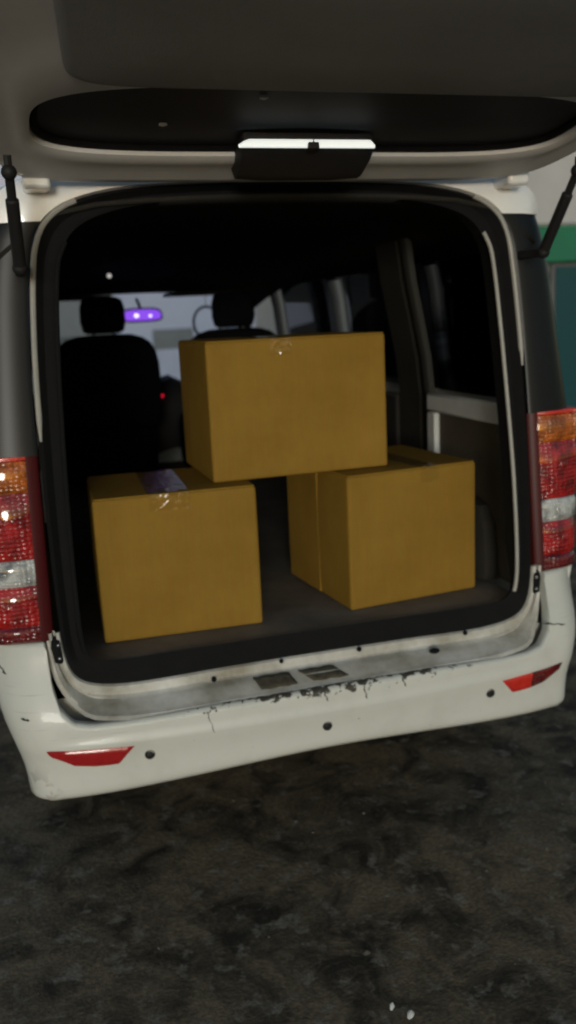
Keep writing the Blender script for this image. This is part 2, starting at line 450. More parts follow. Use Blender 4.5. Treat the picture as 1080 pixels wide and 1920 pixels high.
# ---- opening rings
W2 = [(0, .578), (.25, .577), (.42, .574), (.52, .577), (.595, .592), (.634, .625), (.651, .69), (.656, .80), (.658, 1.0), (.656, 1.2), (.649, 1.4), (.634, 1.58), (.617, 1.66), (.585, 1.712), (.52, 1.750), (.40, 1.776), (.2, 1.787), (0, 1.790)]
F2 = [(0, .6385), (.25, .6385), (.42, .637), (.50, .6375), (.560, .643), (.592, .662), (.605, .71), (.608, .80), (.606, 1.0), (.599, 1.2), (.589, 1.4), (.573, 1.58), (.553, 1.645), (.515, 1.692), (.45, 1.722), (.35, 1.742), (.2, 1.752), (0, 1.755)]
def rear_y(z): return .112 + .085*smooth(.60, 1.75, z)
def curve(tab, per=4): return [(p.x, p.y) for p in spline([(a, b, 0) for a, b in tab], per)]
Wc, Fc = curve(W2), curve(F2)
def both(c): return [(-x, z) for x, z in reversed(c)][:-1] + c     # runs from left, over ... to right (joined at start point)
def strip(name, rings, material, lo=None, hi=None, parent=van, sharp=40, sol=0.0):
    """rings: list of lists of 3-D points (right half). Makes both halves in one ring (joined at the centre line)."""
    rows = [r + [(-x, y, z) for x, y, z in reversed(r)] for r in rings]
    V, F = grid(rows); return mesh(name, V, F, material, parent, sharp=sharp, solid=sol)

# black rubber seal channel between flange and painted border
seal = strip('door_seal', [
    [(x, rear_y(z)+.004, z) for x, z in Wc],
    [(lerp(x, X, .18), rear_y(z)-.012*smooth(.6, .75, z)+.004, lerp(z, Z, .18)) for (x, z), (X, Z) in zip(Wc, Fc)],
    [(lerp(x, X, .5), rear_y(z)+.012, lerp(z, Z, .5)) for (x, z), (X, Z) in zip(Wc, Fc)],
    [(lerp(x, X, .8), rear_y(z)+.008, lerp(z, Z, .8)) for (x, z), (X, Z) in zip(Wc, Fc)],
    [(X, rear_y(Z)+.012, Z) for X, Z in Fc],
    [(X, rear_y(Z)+lerp(.022, .06, smooth(.66, .8, Z)), Z-.004*(1-smooth(.64, .7, Z))) for X, Z in Fc]], 'rubber')
# flange edging: pale on the right, left one coloured black as if unlit
for s in (-1, 1):
    pts = [(s*X, rear_y(Z)-.002, Z) for X, Z in Fc if .665 < Z < 1.66 and X > .5]
    V, F = tubeg(pts, .0055, 8); mesh('flange_edging', V, F, 'flange_trim' if s > 0 else 'rubber', van)
    # outer painted ridge beside the pillar
    lo = 1.27 if s > 0 else 1.18
    pts = [(s*(x-.006), rear_y(z)-.006, z) for x, z in Wc if lo < z < 1.752 and x > .47]
    rr = [.007]*len(pts); rr[0] = .003
    V, F = tubeg(pts, rr, 8); mesh('pillar_ridge', V, F, 'flange_trim', van)

# painted sill: flange, ledge, inner ridge, groove, round the U of the opening
def sill():
    idx = [i for i, (x, z) in enumerate(Wc) if z < .76 and i < 40]
    cols = []
    for i in idx:
        x, z = Wc[i]
        a = Vector(Wc[min(i+1, len(Wc)-1)])-Vector(Wc[max(i-1, 0)]); nrm = Vector((a.y, -a.x)).normalized()
        if i == 0: nrm = Vector((0, -1))
        side = smooth(.58, .66, x)          # 0 on the flat sill, 1 on the uprights
        y0 = .112
        flat = [(0, y0+.003), (.004, y0-.004), (.026, y0-.006), (.030, y0-.010), (.034, .085), (.038, .070), (.052, .045), (.056, .030), (.064, .022)]
        up = [(0, y0+.003), (.003, y0-.006), (.010, y0-.008), (.013, y0+.012), (.018, y0+.014), (.021, y0-.004), (.027, y0-.006), (.030, y0+.016), (.042, y0+.018)]
        col = []
        for (o1, d1), (o2, d2) in zip(flat, up):
            o = lerp(o1, o2, side); d = lerp(d1, d2, side) + .03*(x/.7)**3*(1-side)*(1 if o1 > .031 else 0)
            lim = .690 - .001
            col.append((min(x+nrm.x*o, lim), d + .05*0 + (rear_y(z)-.112), z+nrm.y*o))
        cols.append(col)
    rows = [[(-x, y, z) for x, y, z in c] for c in reversed(cols)][:-1] + cols
    V, F = grid(rows); return mesh('door_sill', V, F, 'sill_paint', van, sharp=28)
sl = sill()
# backing so that no gap opens between the sill and the bumper rim
V, F = grid([[(x, .16, z) for x in (-.70, -.35, 0, .35, .70)] for z in (.40, .50, .56)])
V = [(x, .118, z) for x, y, z in V]
mesh('rear_crossmember', V, F, 'sill_paint', van)

# latch recess plates, rubber stops and screws on the sill
def on_sill(x, t):      # t 0 at the flange foot .. 1 at the bumper rim
    return Vector((x, lerp(.100, .030, t), lerp(.546, .515, t)))
def latch(x0, x1, skew):
    N = 8; rows = []
    for k in range(N+1):
        x = lerp(x0, x1, k/N); r = []
        for q in range(5):
            p = on_sill(x + skew*(q/4-.5), lerp(.12, .72, q/4)+.02*math.sin(k*1.7+q)); p.z += .0035; p.y -= .003
            r.append(p)
        rows.append(r)
    V, F = grid(rows); mesh('latch_plate', V, F, 'rust', van, solid=.004)
latch(-.178, -.080, .012); latch(-.045, .052, .03)
def blob(name, c, r, material, parent=van, sc=(1, 1, 1)):
    lv = [(c[2]-r*sc[2]*math.cos(math.pi*k/8), c[0], c[1], max(1e-4, r*sc[0]*math.sin(math.pi*k/8)), max(1e-4, r*sc[1]*math.sin(math.pi*k/8)), 2) for k in range(9)]
    V, F = loft(lv, 12); return mesh(name, V, F, material, parent)
blob('rubber_stop', (.33, .075, .545), .011, 'rubber', sc=(1.4, 1, .7)); blob('rubber_stop', (-.285, .098, .555), .007, 'rubber')
blob('rubber_stop', (.12, .104, .572), .007, 'rubber'); blob('rubber_stop', (.44, .106, .57), .007, 'rubber'); blob('rubber_stop', (-.10, .104, .573), .006, 'rubber')
for s in (-1, 1):        # rubber-shod door buffers in the side of the opening
    V, F = loft([(.655, s*.660, .112, .004, .006, 2), (.662, s*.664, .110, .011, .012, 3), (.70, s*.668, .114, .013, .012, 3), (.716, s*.668, .114, .011, .010, 3), (.724, s*.668, .116, .004, .004, 2)], 16)
    b = mesh('door_buffer', V, F, 'rubber', van)
    for z in (.672, .706): blob('screw', (s*.662, .101, z), .005, 'steel', b)

# ---- outer shell behind: rear pillars, corners, roof, flanks
OUT = [(.55, .822), (.72, .822), (.90, .824), (1.05, .830), (1.17, .828), (1.27, .816), (1.40, .800), (1.53, .785), (1.65, .760), (1.71, .738), (1.74, .72)]
def out_x(z): return interp(OUT, z)
def pillar(s):      # glossy black rear corner pillar: from opening border round to the flank
    rows = []
    for k in range(17):
        z = lerp(1.168, 1.738, k/16)
        wx = interp([(zz, xx) for xx, zz in Wc if zz > 1.0 and xx > .5], z) + .003
        ry = rear_y(z); ox = out_x(z)
        r = [(s*wx, ry+.02, z), (s*(wx+.002), ry-.004, z), (s*(wx+.012), ry-.008, z)]
        for q in range(1, 9):
            a = q/8*math.pi/2
            r.append((s*(lerp(wx+.03, ox, math.sin(a)**.8)), ry-.004+.11*(1-math.cos(a))**1.25, z))
        r.append((s*ox, .42, z)); rows.append(r)
    V, F = grid(rows); return mesh('rear_pillar', V, F, 'gloss_black', van, sharp=40)
for s in (-1, 1): pillar(s)

# roof, with its painted rear corners and gutter round the top of the opening
def roof():
    tops = [(x, z) for x, z in Wc if z > 1.69 and x < .66]        # from side to centre
    n = len(tops); ring_in = [(x, rear_y(z)+.006, z) for x, z in tops]
    ring_l = [(x*1.004, rear_y(z)-.010, z+.004) for x, z in tops]
    def outer(k, y):
        t = k/(n-1); a = t*math.pi/2
        e = .62
        X = .725*(math.cos(a)**e if math.cos(a) > 0 else 0); Z = 1.702+.151*math.sin(a)**.72
        return (X, y, Z)
    ring_m = []
    for k in range(n):
        o = outer(k, 0); t = k/(n-1)
        ring_m.append((lerp(ring_l[k][0], o[0], .45), rear_y(1.7)-.012+.002*0, lerp(ring_l[k][2], o[2], .45)))
    r1 = [outer(k, rear_y(1.7)+.004) for k in range(n)]
    r1 = [(x*.985, y, lerp(1.69, z, .96)) for x, y, z in r1]
    rows = [ring_in, ring_l, ring_m, r1] + [[(x*sc, y, z+dz) for x, _, z in [outer(k, 0) for k in range(n)]] for y, sc, dz in ((.24, 1, 0), (.5, 1, .005), (1.2, 1, .012), (2.2, 1, .01), (3.0, .985, -.02), (3.35, .97, -.06))]
    rows2 = [r + [(-x, y, z) for x, y, z in reversed(r)][1:] for r in rows]
    V, F = grid(rows2); return mesh('roof', V, F, 'paint_roof', van, sharp=40)
rf = roof()
# hinge brackets on the painted corners
for s in (-1, 1):
    box('hinge', (s*.60-.03, .105, 1.765), (s*.60+.03, .20, 1.80), 'paint_roof', van, bevel=.008)

def flank(s):
    ys = [.165, .42, .5, .6, .7, .78, .86, .96, 1.1, 1.4, 1.8, 2.2, 2.6, 3.0, 3.3, 3.5, 3.7, 3.9]
    zs = [.33, .40, .50, .60, .72, .85, 1.0, 1.1, 1.17]
    def arch(y, z):       # raise the lower edge over the wheels
        for cy in (.93, 3.35):
            d = abs(y-cy)
            if d < .36: return max(z, .30+math.sqrt(max(0, .36**2-d*d)))
        return z
    rows = []
    ys = sorted(set(ys + [.57, .58, .64, .74, .82, .90, 1.02, 1.08, 1.16, 1.22, 1.28, 1.29, 2.99, 3.06, 3.14, 3.22, 3.4, 3.56, 3.64, 3.71]))
    for y in ys:
        r = []; w = 1 - .06*smooth(3.2, 3.9, y)
        for z in zs:
            zz = arch(y, z); base = interp([(.33, .74), (.60, .80), (.72, .82)]+OUT[2:], zz)
            r.append((s*base*w, max(y, .405) if zz > .725 else y, min(zz, 1.17)))
        rows.append(r)
    rows = [r for r in rows if not (r[0][1] < .43 and r[0][1] > .17 and False)]
    # behind y .42 the panel starts under the lamp only
    V, F = grid(rows); o = mesh('side_panel', V, F, 'paint', van, sharp=35, solid=.006)
    # upper band: pillars and panes
    def band(name, y0, y1, material, parent, inset=0., z0=1.168, z1=1.71, n=4):
        rr = []
        for k in range(n+1):
            y = lerp(y0, y1, k/n); w = 1 - .06*smooth(3.2, 3.9, y)
            rr.append([(s*((out_x(z) if z < 1.69 else .724)*w-inset), y + (0 if y < 3.2 else -.55*(z-1.17)*smooth(3.1, 3.5, y)), z) for z in [lerp(z0, z1, q/6) for q in range(7)]])
        V, F = grid(rr); return mesh(name, V, F, material, parent, solid=.005)
    for a, b in ((1.02, 1.12), (2.10, 2.20), (3.10, 3.18)): band('window_pillar', a, b, 'gloss_black', van)
    band('side_window', .415, 1.025, 'dark_tint', van, .004); band('side_window', 1.115, 2.105, 'tinted_glass', van, .004); band('side_window', 2.195, 3.105, 'tinted_glass', van, .004)
    return o
for s in (-1, 1): flank(s)

# tail lamps
def tail_lamp(s):
    plan = [(.668, .150), (.672, .126), (.682, .118), (.700, .117)]
    plan2 = [(.700, .114), (.725, .1135), (.755, .1145), (.782, .119), (.804, .130), (.819, .150), (.828, .185), (.831, .24), (.831, .34), (.830, .42)]
    def pt(p, z, lift=0):
        t = (z-.72)/.45
        return (s*(p[0]-.0097*t*(1-smooth(.78, .82, p[0]))), p[1]+.036*t*(1-smooth(.80, .824, p[0])) - lift, z)
    zz = [.716, .72, .80, .90, 1.0, 1.1, 1.166, 1.172]
    rows = [[pt(p, z) for p in plan + [(.702, .124)] + [(x, y+.008) for x, y in plan2[1:]]] for z in zz]
    rows.insert(0, [pt((p[0], p[1]+.03), .716) for p in plan + [(.702, .124)] + plan2[1:]])
    rows.append([pt((p[0], p[1]+.05), 1.174) for p in plan + [(.702, .124)] + plan2[1:]])
    V, F = grid(rows); lamp = mesh('tail_lamp', V, F, 'lamp_body', van, sharp=40)
    def sect(name, z0, z1, material, bulge=.004):
        N = 6; rr = []
        for k in range(N+1):
            z = lerp(z0, z1, k/N); e = bulge*math.sin(math.pi*k/N)**.5 if 0 < k < N else -.006
            r = []
            for i, p in enumerate(plan2):
                nx = -min(1, max(0, (p[1]-.118)/.07)); rr_e = e if i > 0 else -.006
                q = pt(p, z); r.append((q[0]-s*nx*rr_e, q[1]-rr_e*(1+nx), q[2]))
            rr.append(r)
        V, F = grid(rr); mesh(name, V, F, material, lamp, sharp=50)
    sect('red_cap', 1.158, 1.171, 'reflector_bright', .002)
    sect('amber_lens', 1.082, 1.157, 'lens_amber'); sect('red_lens', .921, 1.081, 'lens_red')
    sect('clear_lens', .856, .920, 'lens_clear'); sect('red_lens', .757, .855, 'lens_red'); sect('base_lens', .718, .756, 'lens_deep_red', .002)
    # round bulb reflectors moulded into the lens sections
    for z, mt_, r in ((1.118, 'lens_amber', .020), (1.015, 'lens_red', .026), (.888, 'lens_clear', .020), (.805, 'lens_red', .026)):
        for dx in (.735, .765):
            blob('bulb_dome', (s*dx, pt((dx, .118), z)[1]-.001, z), r*.55, mt_, lamp, sc=(1, .5, 1))
for s in (-1, 1): tail_lamp(s)

# ---- tailgate, raised just above level
TA = R(9.0); TY0, TZ0, TX0 = .115, 1.787, -.02
def tg(x, s_, h=0.0):     # x across, s along the gate from the hinge, h above its inner face
    s_ *= .93
    return (TX0 + x, TY0 - s_*math.cos(TA) + h*math.sin(TA), TZ0 + s_*math.sin(TA) + h*math.cos(TA))
def tailgate():
    def sup(a, b, e, t): c, q = math.cos(t), math.sin(t); return a*math.copysign(abs(c)**(2/e), c), b*math.copysign(abs(q)**(2/e), q)
    N = 96; outl, hole = [], []
    for k in range(N):
        t = 2*math.pi*(k+.5)/N
        x, y = sup(1, 1, 9, t)
        s_ = .50+.535*y; hw = interp([(0, .655), (.25, .675), (.6, .70), (1.04, .71)], s_)
        outl.append((x*hw, s_))
        x, y = sup(1, 1, 3.4, t)
        s2 = .320+.205*y; hole.append((x*.592, s2 + (.03*(1-min(1, abs(x))**2) if y < 0 else .0)))
    def ring(l, h, ins=0):
        return [tg(x*(1-ins), lerp(.5, s_, 1-ins), h) for x, s_ in l]
    def mix(t, h): return [tg(lerp(a[0], b[0], t), lerp(a[1], b[1], t), h) for a, b in zip(hole, outl)]
    rows = [ring(hole, .022), ring(hole, .004), mix(.10, -.002), mix(.30, .0), mix(.55, .004), mix(.80, -.004), mix(.95, -.002), ring(outl, .006), ring(outl, .035), ring(outl, .055, .02), mix(.5, .066), mix(.1, .066), ring(hole, .050), ring(hole, .024)]
    V, F = grid(rows, True)
    g = mesh('tailgate', V, F, 'paint_tailgate', van, sharp=45)
    # glass
    gl = [tg(0, .320, .034)]; Fg = []
    V = [tg(x, s_, .030) for x, s_ in hole] + [tg(x*.985, lerp(.320, s_, .97), .030) for x, s_ in hole] + [tg(0, .320, .034)]
    Fg = [(k, (k+1) % N, N+(k+1) % N, N+k) for k in range(N)] + [(N+k, N+(k+1) % N, 2*N) for k in range(N)]
    mesh('rear_glass', V, Fg, 'black_glass', g, solid=.004)
    V, F = tubeg([tg(x*.985, lerp(.320, s_, .975), .020) for x, s_ in hole] + [tg(hole[0][0]*.985, lerp(.320, hole[0][1], .975), .020)], .008, 6); mesh('glass_seal', V, F, 'rubber', g)
    # lower trim panel
    tr = []
    for k in range(N):
        t = 2*math.pi*(k+.5)/N; x, y = sup(1, 1, 10, t); tr.append((x*(.552+.02*y), .775+.228*y))
    def r2(h, i): return [tg(x*(1-i), lerp(.775, s_, 1-i*2), h) for x, s_ in tr]
    rows = [r2(.004, -.0), r2(-.008, .0), r2(-.013, .012), r2(-.014, .03), r2(-.016, .3), r2(-.016, .49)]
    V, F = grid(rows, True); F.append(tuple(5*N+k for k in range(N))); mesh('trim_panel', V, F, 'tailgate_trim', g, sharp=40)
    # high brake lamp housing and its clear strip, given an added glow
    rows = []
    for s_, hw, h in ((.04, .138, .015), (.09, .142, -.034), (.12, .145, -.042), (.135, .147, -.043), (.150, .148, -.040), (.20, .150, -.026), (.236, .151, -.013), (.242, .150, -.009), (.246, .148, .02)):
        rows.append([tg(-.01+x*hw, s_ - .012*(abs(x)**3)*(1 if s_ > .2 else 0), h if abs(x) < .95 else (.02 if abs(x) == 1 else h+.004)) for x in (-1, -.985, -.95, -.6, -.2, 0, .2, .6, .95, .985, 1)])
    V, F = grid(rows); mesh('brake_lamp_housing', V, F, 'plastic', g, sharp=40)
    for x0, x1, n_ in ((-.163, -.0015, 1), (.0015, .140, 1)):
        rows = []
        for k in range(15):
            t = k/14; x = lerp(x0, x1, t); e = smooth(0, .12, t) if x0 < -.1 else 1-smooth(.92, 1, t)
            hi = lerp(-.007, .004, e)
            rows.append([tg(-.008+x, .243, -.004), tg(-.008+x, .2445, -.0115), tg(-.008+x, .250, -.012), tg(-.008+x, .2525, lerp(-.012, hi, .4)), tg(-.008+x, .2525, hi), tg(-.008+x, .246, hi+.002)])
        V, F = grid(rows); mesh('brake_lamp_strip', V, F, 'lens_white_glow', g, sharp=60)
    V, F = boxg((-.012, .225, -.018), (.012, .262, -.003)); mesh('lamp_clip', [tg(-.010+a, b, c) for a, b, c in V], F, 'plastic', g, bevel=.003)
    # small pale specks on the glass
    for x, s_ in ((-.155, .42), (-.33, .27)):
        V, F = loft([(-.000, 0, 0, .008, .004, 2), (-.004, 0, 0, .009, .006, 2), (-.006, 0, 0, .004, .003, 2)], 10)
        mesh('glass_fleck', [tg(x+a+.3*b, s_+b, .028+c) for a, b, c in V], F, 'litter_speck_white', g)
    return g
gate = tailgate()

# gas struts from pillar to gate
def strut(s):
    a = Vector((s*.655, .078, 1.595)); b = Vector((s*.657, -.062, 1.772)); d = (b-a)
    V, F = tubeg([a, a+d*.72, a+d*.725, a+d*.74], [.014, .014, .014, .010], 12); st = mesh('gas_strut', V, F, 'plastic', van)
    V, F = tubeg([a+d*.55, b], .010, 10); mesh('strut_rod', V, F, 'plastic', st)
    blob('ball_joint', b, .016, 'plastic', st); blob('ball_joint', a, .017, 'plastic', st)
    V, F = tubeg([b, b+Vector((0, -.003, .032))], .008, 8); mesh('ball_stud', V, F, 'plastic', st)
    V, F = boxg((s*.655-.012, .076, 1.584), (s*.655+.012, .20, 1.606)); mesh('strut_bracket', V, F, 'plastic', st, bevel=.004)
for s in (-1, 1): strut(s)

# ---- interior
FLZ = .635
def floor_():
    rows = []
    for y in [.139, .140, .16, .3, .5, .8, 1.2, 1.6, 2.0, 2.6, 3.3]:
        rows.append([(x*(1 if y < 1.2 else 1), y, FLZ - (.03 if y < .1395 else 0) + (.003*noise.noise(Vector((x*5, y*5, 1))) - .002 if .13 < y < 3 else 0)) for x in [-.64+.08*i for i in range(17)]])
    V, F = grid(rows); return mesh('cargo_floor', V, F, 'floor_mat', van)
floor_()
def headliner():
    rows = []
    for y in (.19, .3, .8, 1.4, 2.0, 2.6, 3.0, 3.3, 3.42):
        dz = -.11*smooth(2.6, 3.42, y)
        r = []
        for k in range(13):
            t = -1+k/6; x = .70*t; z = 1.757 - .03*t*t - .10*abs(t)**9 + dz
            r.append((x, y, z))
        rows.append(r)
    V, F = grid(rows); mesh('headliner', V, F, 'liner', van, solid=.01)
headliner()
for s in (-1, 1):
    # painted inner quarter frame with hardboard panel
    o = box('quarter_frame', (min(s*.655, s*.69), .20, 1.118), (max(s*.655, s*.69), .80, 1.185), 'paint_inner', van, .01)
    box('quarter_upright', (min(s*.655, s*.685), .735, .64), (max(s*.655, s*.685), .795, 1.118), 'paint_inner', o, .006)
    box('hardboard_panel', (min(s*.672, s*.68), .17, .64), (max(s*.672, s*.68), .735, 1.118), 'hardboard', o, .004)
    # wheel-arch box in the cargo bay
    V, F = loft([(.64, s*.65, .62, .055, .30, 4), (.80, s*.655, .62, .050, .28, 4), (.86, s*.66, .62, .040, .23, 4), (.88, s*.665, .62, .02, .15, 3)], 24)
    mesh('wheel_housing', V, F, 'liner', van)
    # pillar trim
    rows = []
    for k in range(9):
        z = lerp(.64, 1.70, k/8); xo = .672 - .085*smooth(1.15, 1.75, z)
        rows.append([(s*(xo+.02), .800, z), (s*(xo+.002), .806, z), (s*(xo-.004), .82, z), (s*xo, .85, z), (s*(xo+.02), .90, z)])
    V, F = grid(rows); mesh('pillar_trim', V, F, 'pillar_grey', van)
    rows = []
    for k in range(9):
        z = lerp(.64, 1.70, k/8); xo = .690 - .085*smooth(1.15, 1.75, z)
        rows.append([(s*xo, .885, z), (s*(xo-.012), .90, z), (s*(xo-.012), 1.08, z), (s*(xo+.01), 1.10, z)])
    V, F = grid(rows); mesh('pillar_cover', V, F, 'liner', van)
    box('door_trim', (min(s*.67, s*.70), 1.09, .62), (max(s*.67, s*.70), 2.12, 1.16), 'liner', van, .012)
    box('door_trim', (min(s*.67, s*.70), 2.18, .55), (max(s*.67, s*.70), 3.12, 1.16), 'liner', van, .012)

def seat(cx, cy=2.45):
    V, F = loft([(.95, cx, cy+.02, .24, .05, 3), (1.0, cx, cy, .255, .065, 3.2), (1.15, cx, cy-.01, .262, .07, 3.4), (1.27, cx, cy-.02, .258, .068, 3.4), (1.335, cx, cy-.025, .245, .064, 3.2), (1.375, cx, cy-.03, .222, .058, 3), (1.402, cx, cy-.03, .185, .05, 2.8), (1.418, cx, cy-.03, .13, .036, 2.6), (1.422, cx, cy-.03, .05, .016, 2.4)], 36)
    b = mesh('front_seat', V, F, 'seat_fabric', van, sharp=80)
    V, F = loft([(1.425, cx, cy-.03, .075, .028, 3), (1.437, cx, cy-.035, .098, .045, 3.4), (1.48, cx, cy-.04, .108, .052, 3.6), (1.55, cx, cy-.04, .106, .05, 3.6), (1.583, cx, cy-.04, .096, .044, 3.2), (1.597, cx, cy-.04, .07, .03, 3)], 32)
    mesh('headrest', V, F, 'seat_fabric', b, sharp=80)
    for dx in (-.05, .05):
        V, F = tubeg([(cx+dx, cy-.03, 1.38), (cx+dx, cy-.035, 1.46)], .006, 8); mesh('headrest_post', V, F, 'steel', b)
    V, F = loft([(.66, cx, cy+.28, .22, .24, 4), (.72, cx, cy+.28, .245, .26, 4), (.90, cx, cy+.27, .25, .27, 4), (.96, cx, cy+.27, .24, .26, 3.5), (.985, cx, cy+.27, .2, .22, 3)], 32)
    mesh('seat_cushion', V, F, 'seat_fabric', b, sharp=80)
for cx in (-.285, .362): seat(cx)

# dashboard, mirror, wheel
def dashboard():
    rows = []
    for y, z in ((3.12, .70), (3.10, .95), (3.12, 1.04), (3.17, 1.08), (3.3, 1.09), (3.6, 1.06), (3.85, 1.02)):
        rows.append([(x, y-.03*math.exp(-(x-.04)**2/.02), z+.075*math.exp(-(x-.125)**2/.010)*smooth(3.0, 3.2, y)*(1-smooth(3.3, 3.6, y))) for x in [-.70+.07*i for i in range(21)]])
    V, F = grid(rows); d = mesh('dashboard', V, F, 'plastic', van, sharp=40)
    blob('warning_light', (.063, 3.055, 1.057), .0105, 'led_red', d)
    return d
dash = dashboard()
V, F = tubeg([(-.33+.185*math.cos(t), 2.93+.03*math.sin(t), 1.08+.175*math.sin(t)) for t in [2*math.pi*k/32 for k in range(33)]], .013, 8, False); sw = mesh('steering_wheel', V, F, 'plastic', van)
V, F = loft([(1.04, -.33, 2.95, .05, .02, 3), (1.12, -.33, 2.95, .06, .02, 3)], 16); mesh('wheel_hub', V, F, 'plastic', sw)
for t in (math.pi*.02, math.pi*.98, math.pi*1.5):
    V, F = tubeg([(-.33, 2.95, 1.08), (-.33+.185*math.cos(t), 2.93, 1.08+.175*math.sin(t))], .010, 6); mesh('wheel_spoke', V, F, 'plastic', sw)
# interior mirror with a violet-lit face
def mirror():
    cx, cy, cz = -.013, 3.06, 1.512
    def shp(k, n, a, b):
        t = 2*math.pi*k/n; c, q = math.cos(t), math.sin(t)
        return (a*math.copysign(abs(c)**.55, c)*(1+.06*math.copysign(abs(q)**.55, q)*-1), b*math.copysign(abs(q)**.55, q))
    n = 32; rows = []
    for a, b, dy in ((.110, .033, -.012), (.116, .038, -.008), (.118, .040, .0), (.11, .036, .018), (.05, .018, .032)):
        rows.append([(cx+shp(k, n, a, b)[0], cy+dy, cz+shp(k, n, a, b)[1]) for k in range(n)])
    V, F = grid(rows, True); F.append(tuple(range(n))); F.append(tuple(4*n+k for k in range(n)))
    mo = mesh('rear_view_mirror', V, F, 'plastic', van)
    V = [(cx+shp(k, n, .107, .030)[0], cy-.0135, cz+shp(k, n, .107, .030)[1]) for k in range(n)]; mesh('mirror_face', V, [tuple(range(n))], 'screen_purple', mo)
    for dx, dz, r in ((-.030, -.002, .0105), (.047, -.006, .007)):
        blob('mirror_glint', (cx+dx, cy-.0145, cz+dz), r, 'glint_glow', mo, sc=(1.25, .2, 1))  # glowing blobs painted in as the mirror's reflections of lights
    V, F = tubeg([(cx, cy+.02, cz+.01), (cx, cy+.06, cz+.05), (cx, cy+.16, cz+.09)], .009, 8); mesh('mirror_stem', V, F, 'plastic', mo)
mirror()
blob('ceiling_dot', (-.217, 2.6, 1.706), .011, 'dot_white', van)  # small emissive bead under the headliner
for s in (-1, 1):
    V, F = boxg((s*.36-.2, 3.16, 1.612), (s*.36+.2, 3.36, 1.63)); mesh('sun_visor', V, F, 'liner', van, bevel=.006)
# thin dark ring hanging beside the passenger headrest
V, F = tubeg([(.372+.078*math.cos(t), 3.14+.01*math.sin(t), 1.452+.092*math.sin(t)) for t in [2*math.pi*k/40 for k in range(41)]], .0075, 8, False)
ring = mesh('hanging_ring', V, F, 'plastic', None); ring['label'] = 'thin dark ring hanging in front of the windscreen beside the passenger headrest'; ring['category'] = 'ring'
V, F = tubeg([(.372, 3.14, 1.54), (.372, 3.15, 1.68)], .002, 6); mesh('cord', V, F, 'plastic', ring)

# windscreen, front end, front pillars
rows = [[(x*lerp(.64, .76, t), lerp(3.38, 3.92, t)+.05*(1-x*x), lerp(1.655, 1.02, t)) for x in (-1, -.75, -.5, -.25, 0, .25, .5, .75, 1)] for t in [k/6 for k in range(7)]]
V, F = grid(rows); mesh('windscreen', V, F, 'windscreen_glass', van)
for s in (-1, 1):
    V, F = tubeg([(s*.66, 3.34, 1.69), (s*.72, 3.65, 1.38), (s*.775, 3.94, 1.02)], [.045, .042, .05], 10); mesh('front_pillar', V, F, 'liner', van)
rows = []
for y, z, wd in ((3.86, 1.03, .77), (4.0, 1.0, .77), (4.2, .93, .75), (4.32, .84, .72), (4.36, .70, .72), (4.38, .50, .74), (4.34, .32, .74)):
    rows.append([(x*wd, y - .14*x**4, z - .05*x**4*(z > .8)) for x in [-1+.2*i for i in range(11)]])
V, F = grid(rows); mesh('front_end', V, F, 'paint', van)
V, F = boxg((-.74, .18, .33), (.74, 4.1, .40)); mesh('chassis', V, F, 'rubber', van)
for s in (-1, 1):
    rows = [[(s*.77, y, z) for y in (3.86, 4.22)] for z in (.35, 1.0)]
    V, F = grid(rows); mesh('front_wing', V, F, 'paint', van, solid=.02)
    for cy in (.93, 3.35):
        prof = [(.19, -.10), (.27, -.105), (.30, -.085), (.31, -.04), (.31, .04), (.30, .085), (.27, .10), (.19, .09)]
        n = 36; rw = [[(s*.70+d, cy+r*math.cos(2*math.pi*k/n), .305+r*math.sin(2*math.pi*k/n)) for k in range(n)] for r, d in prof]
        V, F = grid(rw, True); ty = mesh('wheel', V, F, 'tyre', van)
        prof = [(.19, -.08), (.195, .0), (.19, .085), (.16, .05), (.06, .055), (.0, .06)]
        rw = [[(s*(.70+d), cy+r*math.cos(2*math.pi*k/n), .305+r*math.sin(2*math.pi*k/n)) for k in range(n)] for r, d in prof]
        V, F = grid(rw, True); mesh('rim', V, F, 'rim', ty)

